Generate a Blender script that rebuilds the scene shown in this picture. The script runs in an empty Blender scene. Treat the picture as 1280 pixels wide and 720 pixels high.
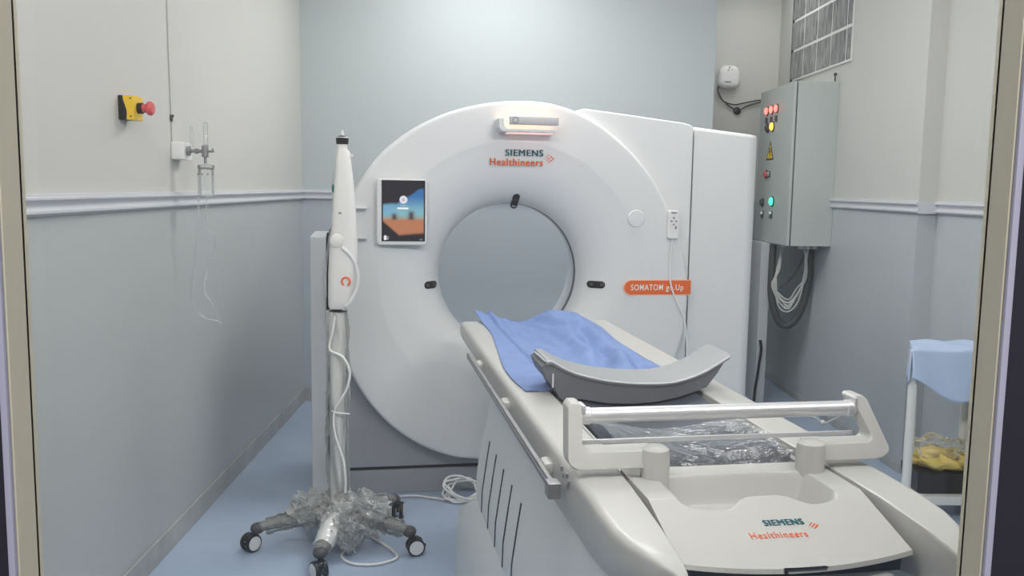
import bpy, bmesh, math, random
from math import sin, cos, pi, radians, hypot, atan2
from mathutils import Vector, Matrix
random.seed(4)
SC = bpy.context.scene
COL = SC.collection

# ------------------------------------------------------------------ materials
def mat(name, col, rough=.5, metal=0., spec=.5, bump=0., bscale=40., emit=None, estr=0., coat=0., vary=0., vscale=6., trans=0., alpha=1., ior=1.45):
    m = bpy.data.materials.new(name); m.use_nodes = True
    nt = m.node_tree; N = nt.nodes; L = nt.links
    p = N['Principled BSDF']
    p.inputs['Base Color'].default_value = (*col, 1)
    p.inputs['Roughness'].default_value = rough
    p.inputs['Metallic'].default_value = metal
    p.inputs['Specular IOR Level'].default_value = spec
    p.inputs['Coat Weight'].default_value = coat
    p.inputs['Transmission Weight'].default_value = trans
    p.inputs['IOR'].default_value = ior
    p.inputs['Alpha'].default_value = alpha
    if emit:
        p.inputs['Emission Color'].default_value = (*emit, 1); p.inputs['Emission Strength'].default_value = estr
    tc = N.new('ShaderNodeTexCoord')
    if vary:
        nz = N.new('ShaderNodeTexNoise'); nz.inputs['Scale'].default_value = vscale; nz.inputs['Detail'].default_value = 4
        L.new(tc.outputs['Object'], nz.inputs['Vector'])
        r = N.new('ShaderNodeValToRGB')
        a = tuple(max(0, c*(1-vary)) for c in col); b = tuple(min(1, c*(1+vary)) for c in col)
        r.color_ramp.elements[0].color = (*a, 1); r.color_ramp.elements[1].color = (*b, 1)
        r.color_ramp.elements[0].position = .3; r.color_ramp.elements[1].position = .7
        L.new(nz.outputs['Fac'], r.inputs['Fac']); L.new(r.outputs['Color'], p.inputs['Base Color'])
    if bump:
        nb = N.new('ShaderNodeTexNoise'); nb.inputs['Scale'].default_value = bscale; nb.inputs['Detail'].default_value = 3
        L.new(tc.outputs['Object'], nb.inputs['Vector'])
        bp = N.new('ShaderNodeBump'); bp.inputs['Strength'].default_value = bump; bp.inputs['Distance'].default_value = .01
        L.new(nb.outputs['Fac'], bp.inputs['Height']); L.new(bp.outputs['Normal'], p.inputs['Normal'])
    return m

def wall_mat(name, upper, lower, zsplit=1.475):
    m = mat(name, upper, .42, bump=.03, bscale=25)
    nt = m.node_tree; N = nt.nodes; L = nt.links; p = N['Principled BSDF']
    g = N.new('ShaderNodeNewGeometry'); s = N.new('ShaderNodeSeparateXYZ'); L.new(g.outputs['Position'], s.inputs[0])
    gt = N.new('ShaderNodeMath'); gt.operation = 'GREATER_THAN'; gt.inputs[1].default_value = zsplit
    L.new(s.outputs['Z'], gt.inputs[0])
    mx = N.new('ShaderNodeMix'); mx.data_type = 'RGBA'
    mx.inputs[6].default_value = (*lower, 1); mx.inputs[7].default_value = (*upper, 1)
    L.new(gt.outputs[0], mx.inputs[0]); L.new(mx.outputs[2], p.inputs['Base Color'])
    # glossy lower oil paint
    mr = N.new('ShaderNodeMapRange'); mr.inputs[3].default_value = .3; mr.inputs[4].default_value = .6
    L.new(gt.outputs[0], mr.inputs[0]); L.new(mr.outputs[0], p.inputs['Roughness'])
    return m

def film_mat(name, tint, opacity, rough=.12, milk=.3):
    """thin plastic film: see-through with glossy wrinkles"""
    m = bpy.data.materials.new(name); m.use_nodes = True
    nt = m.node_tree; N = nt.nodes; L = nt.links; N.clear()
    out = N.new('ShaderNodeOutputMaterial')
    tr = N.new('ShaderNodeBsdfTransparent'); tr.inputs[0].default_value = (.97, .98, .98, 1)
    gl = N.new('ShaderNodeBsdfGlossy'); gl.inputs['Roughness'].default_value = rough; gl.inputs[0].default_value = (.9, .9, .9, 1)
    df = N.new('ShaderNodeBsdfDiffuse'); df.inputs[0].default_value = (*tint, 1)
    m1 = N.new('ShaderNodeMixShader'); m1.inputs[0].default_value = milk
    L.new(gl.outputs[0], m1.inputs[1]); L.new(df.outputs[0], m1.inputs[2])
    fr = N.new('ShaderNodeFresnel'); fr.inputs[0].default_value = 1.4
    ad = N.new('ShaderNodeMath'); ad.operation = 'ADD'; ad.inputs[1].default_value = opacity; ad.use_clamp = True
    L.new(fr.outputs[0], ad.inputs[0])
    m2 = N.new('ShaderNodeMixShader'); L.new(ad.outputs[0], m2.inputs[0])
    L.new(tr.outputs[0], m2.inputs[1]); L.new(m1.outputs[0], m2.inputs[2]); L.new(m2.outputs[0], out.inputs[0])
    tc = N.new('ShaderNodeTexCoord'); nz = N.new('ShaderNodeTexNoise'); nz.inputs['Scale'].default_value = 38; nz.inputs['Detail'].default_value = 3
    L.new(tc.outputs['Object'], nz.inputs[0])
    bp = N.new('ShaderNodeBump'); bp.inputs['Strength'].default_value = .5; bp.inputs['Distance'].default_value = .02
    L.new(nz.outputs['Fac'], bp.inputs['Height'])
    for s in (gl, df): L.new(bp.outputs[0], s.inputs['Normal'])
    return m

M = {}
M['wall'] = wall_mat('wall_paint', (.55, .55, .525), (.45, .475, .477))
M['wall_back'] = wall_mat('wall_paint_back', (.44, .485, .50), (.45, .50, .55))
M['wall_right'] = wall_mat('wall_paint_right', (.54, .545, .52), (.45, .485, .505))
M['ceiling'] = mat('ceiling_paint', (.82, .82, .81), .8, bump=.02)
M['floor'] = mat('floor_vinyl', (.40, .495, .635), .3, vary=.05, vscale=2.2, bump=.02, bscale=60)
M['trim'] = mat('trim_gloss', (.58, .59, .62), .35)
M['skirting'] = mat('skirting_tile', (.40, .41, .40), .35, vary=.12, vscale=9)
M['white'] = mat('white_shell', (.735, .745, .747), .34, coat=.12, bump=.01, bscale=8)
M['cream'] = mat('cream_shell', (.50, .50, .48), .36, coat=.1)
M['pedestal'] = mat('pedestal_shell', (.70, .73, .735), .4)
M['plinth'] = mat('gantry_plinth', (.36, .375, .40), .45, bump=.02)
M['panel'] = mat('gantry_side_panel', (.50, .52, .54), .4)
M['tunnel'] = mat('bore_tunnel', (.72, .74, .78), .35)
M['dark'] = mat('dark_gap', (.02, .021, .024), .5)
M['black'] = mat('black_plastic', (.012, .012, .014), .35)
M['charcoal'] = mat('charcoal_plastic', (.07, .07, .075), .5)
M['rim'] = mat('bore_rim', (.15, .16, .18), .4)
M['silver'] = mat('brushed_metal', (.72, .73, .74), .32, metal=.45)
M['steel'] = mat('steel_rail', (.30, .30, .31), .36, metal=.5)
M['bar_metal'] = mat('lamp_bar_metal', (.42, .42, .44), .35, metal=.3)
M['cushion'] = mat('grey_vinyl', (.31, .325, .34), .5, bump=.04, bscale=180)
M['cushion_shaded'] = mat('grey_vinyl_shaded', (.125, .133, .147), .5, bump=.04, bscale=180)  # darker copy of the vinyl, the front face's shade put into its colour
M['piping'] = mat('piping', (.52, .53, .54), .4)
M['carbon'] = mat('carbon_cradle', (.055, .065, .085), .35, vary=.2, vscale=12)
M['drape'] = mat('blue_nonwoven', (.175, .262, .51), .75, bump=.12, bscale=220, vary=.06, vscale=14)
M['drape_pale'] = mat('pale_blue_nonwoven', (.48, .60, .80), .7, bump=.1, bscale=150)
M['film'] = film_mat('clear_film', (.50, .55, .60), .085, .14, .45)
M['bag'] = film_mat('bag_film', (.97, .98, .97), .20, .14, .65)
M['leg_film'] = film_mat('leg_film', (.9, .91, .9), .03, .32, .5)
M['wrap'] = film_mat('wrap_film', (.96, .97, .96), .05, .12, .75)
M['clear'] = film_mat('clear_plastic', (.86, .88, .88), .16, .05, .5)
M['stand'] = mat('stand_shell', (.80, .79, .765), .4)
M['leg_wrap'] = mat('wrapped_leg', (.24, .245, .24), .3, vary=.3, vscale=90, bump=.5, bscale=120)
M['orange'] = mat('orange_label', (.78, .15, .035), .4)
M['orange_ink'] = mat('orange_ink', (.86, .17, .06), .4)
M['teal'] = mat('teal_ink', (.012, .13, .16), .4)
M['peach'] = mat('label_border', (.85, .55, .45), .4)
M['white_ink'] = mat('white_ink', (.90, .86, .82), .5)
M['yellow'] = mat('yellow_plastic', (.80, .53, .03), .4)
M['red'] = mat('red_plastic', (.62, .10, .10), .35)
M['cabinet'] = mat('cabinet_paint', (.46, .505, .49), .45, bump=.03, bscale=90)
M['cabinet_edge'] = mat('cabinet_gasket', (.10, .11, .11), .6)
M['red_lamp'] = mat('red_lamp', (.9, .1, .08), .4, emit=(1, .10, .08), estr=3.2)
M['amber_lamp'] = mat('amber_lamp', (.95, .6, .1), .4, emit=(1, .55, .06), estr=1.3)
M['green_lamp'] = mat('green_lamp', (.05, .7, .4), .4, emit=(.05, .9, .45), estr=1.4)
M['warm_strip'] = mat('warm_light_strip', (1, .75, .55), .4, emit=(1, .50, .25), estr=1.7)
M['pink_strip'] = mat('pink_light_strip', (1, .8, .75), .4, emit=(1, .62, .55), estr=.5)
M['glove_cable'] = mat('white_cable', (.80, .80, .78), .45)
M['grey_cable'] = mat('grey_cable', (.055, .06, .062), .5)
M['pale_cable'] = mat('pale_cable', (.55, .56, .53), .5)
M['yellow_bag'] = mat('yellow_bag', (.72, .55, .15), .4, bump=.4, bscale=30)
M['jamb'] = mat('beige_frame', (.55, .52, .41), .5)
M['lilac'] = mat('lilac_bead', (.34, .33, .42), .4)
M['plum'] = mat('dark_plum_wall', (.012, .010, .020), .7)
M['mortar'] = mat('white_grout', (.75, .75, .74), .6)
M['trolley'] = mat('trolley_paint', (.72, .72, .69), .4)
M['router'] = mat('white_plastic', (.80, .80, .79), .4)
M['grey_print'] = mat('grey_print', (.25, .26, .28), .5)

def block_mat():
    m = mat('streaky_glass_block', (.2, .2, .2), .12, spec=.8)
    nt = m.node_tree; N = nt.nodes; L = nt.links; p = N['Principled BSDF']
    tc = N.new('ShaderNodeTexCoord'); mp = N.new('ShaderNodeMapping'); mp.inputs['Scale'].default_value = (1, 9, 2.0)
    L.new(tc.outputs['Object'], mp.inputs[0])
    nz = N.new('ShaderNodeTexNoise'); nz.inputs['Scale'].default_value = 3.2; nz.inputs['Detail'].default_value = 4; nz.inputs['Distortion'].default_value = .8
    L.new(mp.outputs[0], nz.inputs[0])
    r = N.new('ShaderNodeValToRGB'); r.color_ramp.elements[0].color = (.10, .105, .105, 1); r.color_ramp.elements[1].color = (.34, .35, .35, 1)
    r.color_ramp.elements[0].position = .35; r.color_ramp.elements[1].position = .72
    L.new(nz.outputs['Fac'], r.inputs[0]); L.new(r.outputs[0], p.inputs['Base Color'])
    return m
M['block'] = block_mat()

def glass_mat():
    m = bpy.data.materials.new('window_glass'); m.use_nodes = True
    p = m.node_tree.nodes['Principled BSDF']
    p.inputs['Base Color'].default_value = (1, 1, 1, 1); p.inputs['Roughness'].default_value = 0
    p.inputs['Transmission Weight'].default_value = 1; p.inputs['IOR'].default_value = 1.4
    return m
M['glass'] = glass_mat()

def picture_mat():
    m = bpy.data.materials.new('screen_picture'); m.use_nodes = True
    nt = m.node_tree; p = nt.nodes['Principled BSDF']
    a = nt.nodes.new('ShaderNodeAttribute'); a.attribute_name = 'picture'
    p.inputs['Base Color'].default_value = (.01, .01, .01, 1); p.inputs['Roughness'].default_value = .15
    nt.links.new(a.outputs['Color'], p.inputs['Emission Color']); p.inputs['Emission Strength'].default_value = .8
    return m
M['picture'] = picture_mat()

# ------------------------------------------------------------------ mesh builder
class MB:
    def __init__(s): s.bm = bmesh.new()
    def poly(s, pts, faces):
        vs = [s.bm.verts.new(p) for p in pts]
        fs = []
        for f in faces:
            try: fs.append(s.bm.faces.new([vs[i] for i in f]))
            except ValueError: pass
        return vs, fs
    def box(s, a, b, bev=0., seg=2):
        x0, y0, z0 = a; x1, y1, z1 = b
        vs, fs = s.poly([(x0,y0,z0),(x1,y0,z0),(x1,y1,z0),(x0,y1,z0),(x0,y0,z1),(x1,y0,z1),(x1,y1,z1),(x0,y1,z1)],
               [(0,3,2,1),(4,5,6,7),(0,1,5,4),(1,2,6,5),(2,3,7,6),(3,0,4,7)])
        if bev: s.bevel(vs, bev, seg)
        return vs
    def bevel(s, vs, w, seg=2, ang=25):
        st = set(vs); s.bm.normal_update()
        es = [e for e in s.bm.edges if e.verts[0] in st and e.verts[1] in st and len(e.link_faces) == 2 and e.calc_face_angle(0) > radians(ang)]
        bmesh.ops.bevel(s.bm, geom=es, offset=w, segments=seg, profile=.5, affect='EDGES', clamp_overlap=True)
    def prism(s, pts, fn, d0, d1, bev=0., seg=2):
        """2-D outline pts, fn(u,v,d)->xyz, extruded d0..d1"""
        n = len(pts)
        P = [fn(u, v, d0) for u, v in pts] + [fn(u, v, d1) for u, v in pts]
        F = [tuple(range(n))[::-1], tuple(range(n, 2*n))] + [(i, (i+1) % n, n+(i+1) % n, n+i) for i in range(n)]
        vs, fs = s.poly(P, F)
        if bev: s.bevel(vs, bev, seg)
        return vs
    def loft(s, rings, cap=True, closed=True):
        n = len(rings[0]); P = [p for r in rings for p in r]; F = []
        for k in range(len(rings)-1):
            for i in range(n if closed else n-1):
                j = (i+1) % n; F.append((k*n+i, k*n+j, (k+1)*n+j, (k+1)*n+i))
        if cap:
            F.append(tuple(range(n))[::-1]); F.append(tuple(range((len(rings)-1)*n, len(rings)*n)))
        return s.poly(P, F)[0]
    def tube(s, pts, r, seg=10, cap=True, smooth=0):
        pts = [Vector(p) for p in pts]
        if smooth: pts = spline(pts, smooth)
        rings = []; up = None
        for i, p in enumerate(pts):
            d = (pts[min(i+1, len(pts)-1)] - pts[max(i-1, 0)]).normalized()
            if up is None:
                up = Vector((0,0,1)) if abs(d.z) < .9 else Vector((1,0,0))
            a = d.cross(up).normalized(); up = a.cross(d).normalized()
            rr = r(i/(len(pts)-1)) if callable(r) else r
            rings.append([p + (a*cos(2*pi*k/seg) + up*sin(2*pi*k/seg))*rr for k in range(seg)])
        return s.loft(rings, cap)
    def lathe(s, prof, o=(0,0,0), axis=(0,0,1), seg=24):
        ax = Vector(axis).normalized(); t = Vector((1,0,0)) if abs(ax.x) < .9 else Vector((0,1,0))
        a = ax.cross(t).normalized(); b = ax.cross(a); o = Vector(o)
        rings = [[o + ax*h + (a*cos(2*pi*k/seg) + b*sin(2*pi*k/seg))*max(r, 1e-5) for k in range(seg)] for r, h in prof]
        return s.loft(rings, True)
    def cyl(s, p0, p1, r, seg=20, bev=0.):
        p0 = Vector(p0); p1 = Vector(p1); d = (p1-p0).length
        pr = [(r, 0), (r, d)] if not bev else [(r-bev, 0), (r, bev), (r, d-bev), (r-bev, d)]
        return s.lathe(pr, p0, p1-p0, seg)
    def grid(s, fn, nu, nv, thick=0.):
        P = [fn(i/nu, j/nv) for j in range(nv+1) for i in range(nu+1)]
        F = [(j*(nu+1)+i, j*(nu+1)+i+1, (j+1)*(nu+1)+i+1, (j+1)*(nu+1)+i) for j in range(nv) for i in range(nu)]
        return s.poly(P, F)
    def ball(s, c, r, nu=16, nv=10, fn=None):
        c = Vector(c); rings = []
        for j in range(1, nv):
            t = pi*j/nv
            rings.append([Vector((sin(t)*cos(2*pi*i/nu), sin(t)*sin(2*pi*i/nu), cos(t))) for i in range(nu)])
        rr = [[c + Vector((d.x*r[0], d.y*r[1], d.z*r[2]))*(fn(d) if fn else 1) for d in ring] for ring in rings]
        return s.loft(rr, True)
    def add(s, vs, fs): return s.poly(vs, fs)
    def build(s, name, m, parent=None, off=(0,0,0), sharp=35, label=None, smooth=True):
        bm = s.bm; o3 = Vector(off)
        bmesh.ops.recalc_face_normals(bm, faces=bm.faces)
        bm.normal_update()
        for v in bm.verts: v.co -= o3
        for f in bm.faces: f.smooth = smooth
        for e in bm.edges:
            if len(e.link_faces) == 2 and e.calc_face_angle(0) > radians(sharp): e.smooth = False
        me = bpy.data.meshes.new(name); bm.to_mesh(me); bm.free()
        me.materials.append(M[m] if isinstance(m, str) else m)
        o = bpy.data.objects.new(name, me); COL.objects.link(o)
        if smooth:
            wn = o.modifiers.new('normals', 'WEIGHTED_NORMAL'); wn.keep_sharp = True
        if parent: o.parent = parent
        if label: o['label'] = label
        return o

def spline(pts, k):
    out = []; n = len(pts)
    for i in range(n-1):
        p0, p1, p2, p3 = pts[max(i-1,0)], pts[i], pts[i+1], pts[min(i+2,n-1)]
        for j in range(k):
            t = j/k
            out.append(.5*((2*p1) + (p2-p0)*t + (2*p0-5*p1+4*p2-p3)*t*t + (3*p1-p0-3*p2+p3)*t**3))
    out.append(pts[-1]); return out

def rrect(x0, x1, y0, y1, r, n=5):
    P = []
    for cx, cy, a0 in ((x1-r, y1-r, 0), (x0+r, y1-r, 90), (x0+r, y0+r, 180), (x1-r, y0+r, 270)):
        for k in range(n+1):
            a = radians(a0 + 90*k/n); P.append((cx+r*cos(a), cy+r*sin(a)))
    return P

def text_mesh(body, width, height, bold=.012):
    c = bpy.data.curves.new('lettering', 'FONT'); c.body = body; c.size = 1; c.offset = bold; c.extrude = .02
    c.align_x = 'LEFT'; c.fill_mode = 'BOTH'; c.space_character = 1.16
    o = bpy.data.objects.new('lettering', c); COL.objects.link(o)
    dg = bpy.context.evaluated_depsgraph_get()
    me = bpy.data.meshes.new_from_object(o.evaluated_get(dg))
    vs = [v.co.copy() for v in me.vertices]; fs = [tuple(p.vertices) for p in me.polygons]
    x0 = min(v.x for v in vs); x1 = max(v.x for v in vs)
    y1 = max(v.y for v in vs); 
    bpy.data.objects.remove(o); bpy.data.curves.remove(c); bpy.data.meshes.remove(me)
    return [((v.x-x0)/(x1-x0)*width, v.y/max(y1, .01)*height, v.z) for v in vs], fs

def letters(mb, body, width, height, origin, right, up, out, thick=.0012, bold=.012, heavy=False):
    vs, fs = text_mesh(body, width, height, bold)
    o = Vector(origin); r = Vector(right).normalized(); u = Vector(up).normalized(); n = Vector(out).normalized()
    for dx in ((0, .055*height, .11*height) if heavy else (0,)):
        mb.add([o + r*(x+dx) + u*y + n*(z/.02*thick*.5 + thick*.5) for x, y, z in vs], fs)

def thing(name, label, cat, loc=(0,0,0), rz=0, group=None):
    o = bpy.data.objects.new(name, None); COL.objects.link(o); o.empty_display_size = .1
    o.location = loc; o.rotation_euler = (0,0,rz); return tag(o, label, cat, group)
def tag(o, label, cat, group=None, kind=None):
    o['label'] = label; o['category'] = cat
    if group: o['group'] = group
    if kind: o['kind'] = kind
    return o
def struct(o, label=None):
    o['kind'] = 'structure'
    if label: o['label'] = label
    return o

# gantry frame: s to the right along its face, y away from the camera, z up
TH = .155
G0 = Vector((.077, 4.289, 0)); GN = Vector((cos(TH), sin(TH), 0)); GB = Vector((-sin(TH), cos(TH), 0))
def gw(s, y, z=0): return G0 + GN*s + GB*y + Vector((0,0,z))
def gthing(name, label, cat, off, group=None):
    return thing(name, label, cat, gw(*off), TH, group)
def gsingle(mb, name, m, off, label, cat, **k):
    o = mb.build(name, m, None, off, **k); o.location = gw(*off); o.rotation_euler = (0,0,TH)
    return tag(o, label, cat)

# ------------------------------------------------------------------ camera
F, P_, YW, RO = 1100., .1145, .018, .0153
fw = Vector((sin(YW)*cos(P_), cos(YW)*cos(P_), -sin(P_)))
ri = Vector((cos(YW), -sin(YW), 0)); dn = fw.cross(ri)
ri2 = ri*cos(RO) - dn*sin(RO); dn2 = dn*cos(RO) + ri*sin(RO)
cam = bpy.data.cameras.new('camera'); camo = bpy.data.objects.new('camera', cam); COL.objects.link(camo)
cam.sensor_width = 36; cam.lens = F/1280*36; cam.clip_start = .02
mw = Matrix.Identity(4)
for i in range(3):
    mw[i][0] = ri2[i]; mw[i][1] = -dn2[i]; mw[i][2] = -fw[i]
mw.translation = Vector((0, 0, 1.55)); camo.matrix_world = mw
SC.camera = camo

# ------------------------------------------------------------------ room
XL, XR, XN, YB, YA, YN, YS, ZC = -1.371, 2.26, 2.36, 6.23, 7.2, 1.0, 4.71, 3.2
def sbox(name, m, a, b, label=None, bev=0):
    q = MB(); q.box(a, b, bev); return struct(q.build(name, m), label)
sbox('floor', 'floor', (XL-.1, -1.6, -.1), (XN+.1, YA+.1, 0), 'pale blue vinyl floor')
sbox('ceiling', 'ceiling', (XL-.1, YN, ZC), (XN+.1, YA+.1, ZC+.1))
sbox('wall_left', 'wall', (XL-.1, YN, 0), (XL, YA+.1, ZC), 'white over grey painted wall on the left')
sbox('wall_back', 'wall_back', (XL, YB, 0), (1.498, YA+.1, ZC), 'bluish white over grey painted wall behind the scanner')
sbox('wall_alcove', 'wall_right', (1.498, YA, 0), (XR, YA+.1, ZC))
sbox('wall_right', 'wall_right', (XR, YS, 0), (XN+.1, YA+.1, ZC), 'white over grey painted wall on the right')
sbox('wall_right_near', 'wall_right', (XN, YN, 0), (XN+.1, YS, ZC))
# slim pilaster strip in the back right corner
sbox('trim_5', 'wall_right', (XR-.012, 6.86, 1.5), (XR, YA, ZC))
# dado rail profile: (outwards, z)
RP = [(0, 1.440), (.010, 1.440), (.022, 1.449), (.022, 1.456), (.013, 1.462), (.011, 1.472), (.017, 1.484), (.028, 1.490), (.028, 1.496), (.020, 1.499), (.020, 1.505), (0, 1.508)]
def rail(name, fn, d0, d1):
    q = MB(); q.prism(RP, fn, d0, d1); return struct(q.build(name, 'trim', sharp=50))
rail('trim_1', lambda u, v, d: (XL+u, d, v), YN, YB)
rail('trim_2', lambda u, v, d: (d, YB-u, v), XL, 1.498)
rail('trim_3', lambda u, v, d: (XR-u, d, v), YS-.028, YA)
rail('trim_4', lambda u, v, d: (XN-u, d, v), YN, YS)
sbox('trim_6', 'trim', (XR, YS-.028, 1.44), (XN, YS, 1.505))
def skirt(name, a, b): return sbox(name, 'skirting', a, b, bev=.004)
skirt('baseboard_left', (XL, YN, 0), (XL+.012, YB, .098))
skirt('baseboard_back', (XL, YB-.012, 0), (1.498, YB, .098))
skirt('baseboard_right', (XR-.012, YS, 0), (XR, YA, .05))
skirt('baseboard_right_near', (XN-.012, YN, 0), (XN, YS, .05))

# control room window the picture is taken through
OX0, OX1, OZ0, OZ1 = -.529, .556, .95, 2.15
FW_ = .008
nw = MB()
for a in ((XL-.1, OX0-FW_, 0, ZC), (OX1+FW_, XN+.1, 0, ZC), (OX0-FW_, OX1+FW_, 0, OZ0-FW_), (OX0-FW_, OX1+FW_, OZ1+FW_, ZC)): nw.box((a[0], .950, a[2]), (a[1], YN, a[3]))
struct(nw.build('wall_near', 'plum', smooth=False), 'dark plum wall of the control room around the viewing window')
wf = MB()
for a in ((OX0-FW_, OX0, OZ0-FW_, OZ1+FW_), (OX1, OX1+FW_, OZ0-FW_, OZ1+FW_), (OX0, OX1, OZ0-FW_, OZ0), (OX0, OX1, OZ1, OZ1+FW_)):
    wf.box((a[0], .952, a[2]), (a[1], 1.003, a[3]))
w1 = struct(wf.build('window_1', 'jamb', smooth=False), 'beige frame of the control room window')
be = MB()
for x in (OX0-.009, OX1+.001):
    be.box((x, .944, OZ0), (x+.008, .951, OZ1), .002)
be.build('glazing_bead', 'lilac', w1)
pn = MB(); pn.box((OX0, .990, OZ0), (OX1, .996, OZ1)); pn.build('window_pane', 'glass', w1, smooth=False)

# glass block window in the right wall
gf = MB(); gf.box((XR-.012, 5.735, 2.385), (XR, 6.91, 3.075)); 
w2 = struct(gf.build('window_2', 'mortar', smooth=False), 'glass block window high in the right wall')
ys = [5.735, 5.812, 6.08, 6.35, 6.622, 6.895]
for i in range(5):
    for k in range(3):
        z0 = 2.40 + k*.222
        b = MB(); y0 = ys[i] + (.012 if i else .0); b.box((XR-.018, y0, z0), (XR-.011, ys[i+1]-.012, z0+.20), .004)
        b.build('glass_block', 'block', w2)

# ------------------------------------------------------------------ CT gantry
DC = (.04, 1.08)
PR = sorted([(151,.914),(138.5,.917),(126.7,.906),(114,.893),(103.6,.884),(93.5,.881),(80.8,.884),(68.4,.876),(53.5,.857),(39,.847),(23.6,.842),(9,.858),(-7,.879),(-23,.905),(-60,.915),(-102,.908),(-110,.926),(-119.6,.937),(-131,.941),(-142,.936),(-152.8,.926),(-173,.915),(165,.913)])
def rad(deg):
    n = len(PR); A = PR
    for i in range(n):
        a0 = A[i][0]; a1 = A[(i+1) % n][0] + (360 if i == n-1 else 0)
        d = deg
        if d < A[0][0]: d += 360
        if a0 <= d <= a1:
            t = (d-a0)/(a1-a0); p = [A[(i+k) % n][1] for k in (-1,0,1,2)]
            return .5*(2*p[1] + (p[2]-p[0])*t + (2*p[0]-5*p[1]+4*p[2]-p[3])*t*t + (3*p[1]-p[0]-3*p[2]+p[3])*t**3)
    return .9
BC = (.004, 1.117); BR = .352
gantry = gthing('scanner_gantry', 'large white round-faced scanner with an open bore standing on a grey plinth', 'medical scanner', (0, .4, 0))
GO = (0, .4, 0)
def gp(mb, name, m, parent=None, **k): return mb.build(name, m, parent or gantry, GO, **k)

NA = 200
def disc_out(a, scale=1., inset=0.):
    r = rad(math.degrees(a) if math.degrees(a) <= 180 else math.degrees(a)-360)*scale - inset
    return DC[0] + r*cos(a), DC[1] + r*sin(a)
def bore(a, r): return BC[0] + r*cos(a), BC[1] + r*sin(a)
ang = [-pi + 2*pi*i/NA for i in range(NA)]
fc = MB(); rings = []
for ins, y in ((.03, .085), (0, .075), (0, .022), (.004, .010), (.012, .003), (.026, 0)):
    rings.append([(disc_out(a, 1, ins)[0], y, disc_out(a, 1, ins)[1]) for a in ang])
def blend(a, r, k):
    x0, z0 = bore(a, r); return x0, z0
for r, y in ((.655, 0), (.645, .0025), (.60, .006), (.54, .012), (.50, .020), (.46, .034), (.42, .056), (.39, .082), (.368, .112), (BR+.002, .15), (BR, .155)):
    rings.append([(bore(a, r)[0], y, bore(a, r)[1]) for a in ang])
fc.loft(rings, cap=False)
gp(fc, 'front_cover', 'white', sharp=28)
rm = MB(); rm.loft([[(bore(a, r)[0], y, bore(a, r)[1]) for a in ang] for r, y in ((BR, .155), (BR+.003, .158), (BR+.003, .192), (BR-.001, .195))], cap=False)
gp(rm, 'bore_rim', 'rim')
tn = MB(); tn.loft([[(bore(a, r)[0], y, bore(a, r)[1]) for a in ang] for r, y in ((BR-.001, .195), (BR-.003, .20), (BR-.003, .240), (BR+.03, .255), (BR+.11, .31), (BR+.12, .74), (BR+.12, .80))], cap=False)
gp(tn, 'bore_tunnel', 'tunnel')
# housing behind the disc
def housing_r(a):
    """distance from the bore centre to the housing outline"""
    d = (cos(a), sin(a)); pts = HO; best = 0
    for i in range(len(pts)):
        (x1, z1), (x2, z2) = pts[i], pts[(i+1) % len(pts)]
        ex, ez = x2-x1, z2-z1; px, pz = x1-BC[0], z1-BC[1]
        den = d[0]*ez - d[1]*ex
        if abs(den) < 1e-9: continue
        t = (px*ez - pz*ex)/den; u = (px*d[1] - pz*d[0])/den
        if t > 0 and -1e-6 <= u <= 1+1e-6: best = max(best, t)
    return best
HO = [(.932, .16), (.932, 1.865), (.90, 1.882), (.60, 1.915), (.36, 1.940)]
HO += [disc_out(radians(d), .985) for d in range(74, 230, 3)] + [(-.50, .30), (-.25, .20), (0, .16)]
NH = 360; ah = [-pi + 2*pi*i/NH for i in range(NH)]
hr = [housing_r(a) for a in ah]
hs = MB()
def hring(ins, y): return [(BC[0]+(r-ins)*cos(a), y, BC[1]+(r-ins)*sin(a)) for a, r in zip(ah, hr)]
hs.loft([[(bore(a, .37)[0], .16, bore(a, .37)[1]) for a in ah], [(bore(a, .60)[0], .075, bore(a, .60)[1]) for a in ah], hring(.014, .06), hring(.004, .064), hring(0, .075), hring(0, .76), hring(.03, .79), [(bore(a, BR+.12)[0], .80, bore(a, BR+.12)[1]) for a in ah]], cap=False)
gp(hs, 'housing', 'white', sharp=30)
sd = MB()
O = [(.940, .075)] + [(1.305-.07+.07*cos(radians(t)), .075+.07+.07*sin(radians(t))*-1) for t in range(90, -1, -15)] + [(1.309, .76), (.940, .76)]
def side_ring(z, ins=0.): return [(min(max(x, .940+ins*.3), 1.309-ins), y + (ins if y < .2 else -ins), z) for x, y in O]
def slope(z): return [(x, y, z - (x-.94)*.105) for x, y, _ in side_ring(z)]
tops = lambda z, i: [(x, y, zz - (x-.94)*.10) for x, y, zz in side_ring(z, i)]
sd.loft([side_ring(.12), side_ring(.14), side_ring(.60), side_ring(1.2), tops(1.845, 0), tops(1.858, .004), tops(1.866, .014)])
gp(sd, 'side_cover', 'white')
# grey plinth
pl = MB(); pl.box((-.885, .12, .138), (1.20, .74, .62), .008)
gp(pl, 'plinth', 'plinth')
pk = MB(); pk.box((-.885, .122, 0), (1.20, .74, .122), .006); gp(pk, 'plinth_base', 'plinth')
gs = MB(); gs.box((-.88, .132, .118), (1.19, .73, .142)); gp(gs, 'plinth_groove', 'dark')
# tall grey side column at the left with its black gap
sl = MB(); sl.box((-.972, .10, 0), (-.895, .62, 1.298), .006); gp(sl, 'side_column', 'panel')
sg = MB(); sg.tube([(-.889, .13, .55), (-.889, .13, 1.24), (-.885, .15, 1.30), (-.87, .2, 1.335)], .0055, 8, smooth=4)
gp(sg, 'cable_gap', 'dark')
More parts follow.
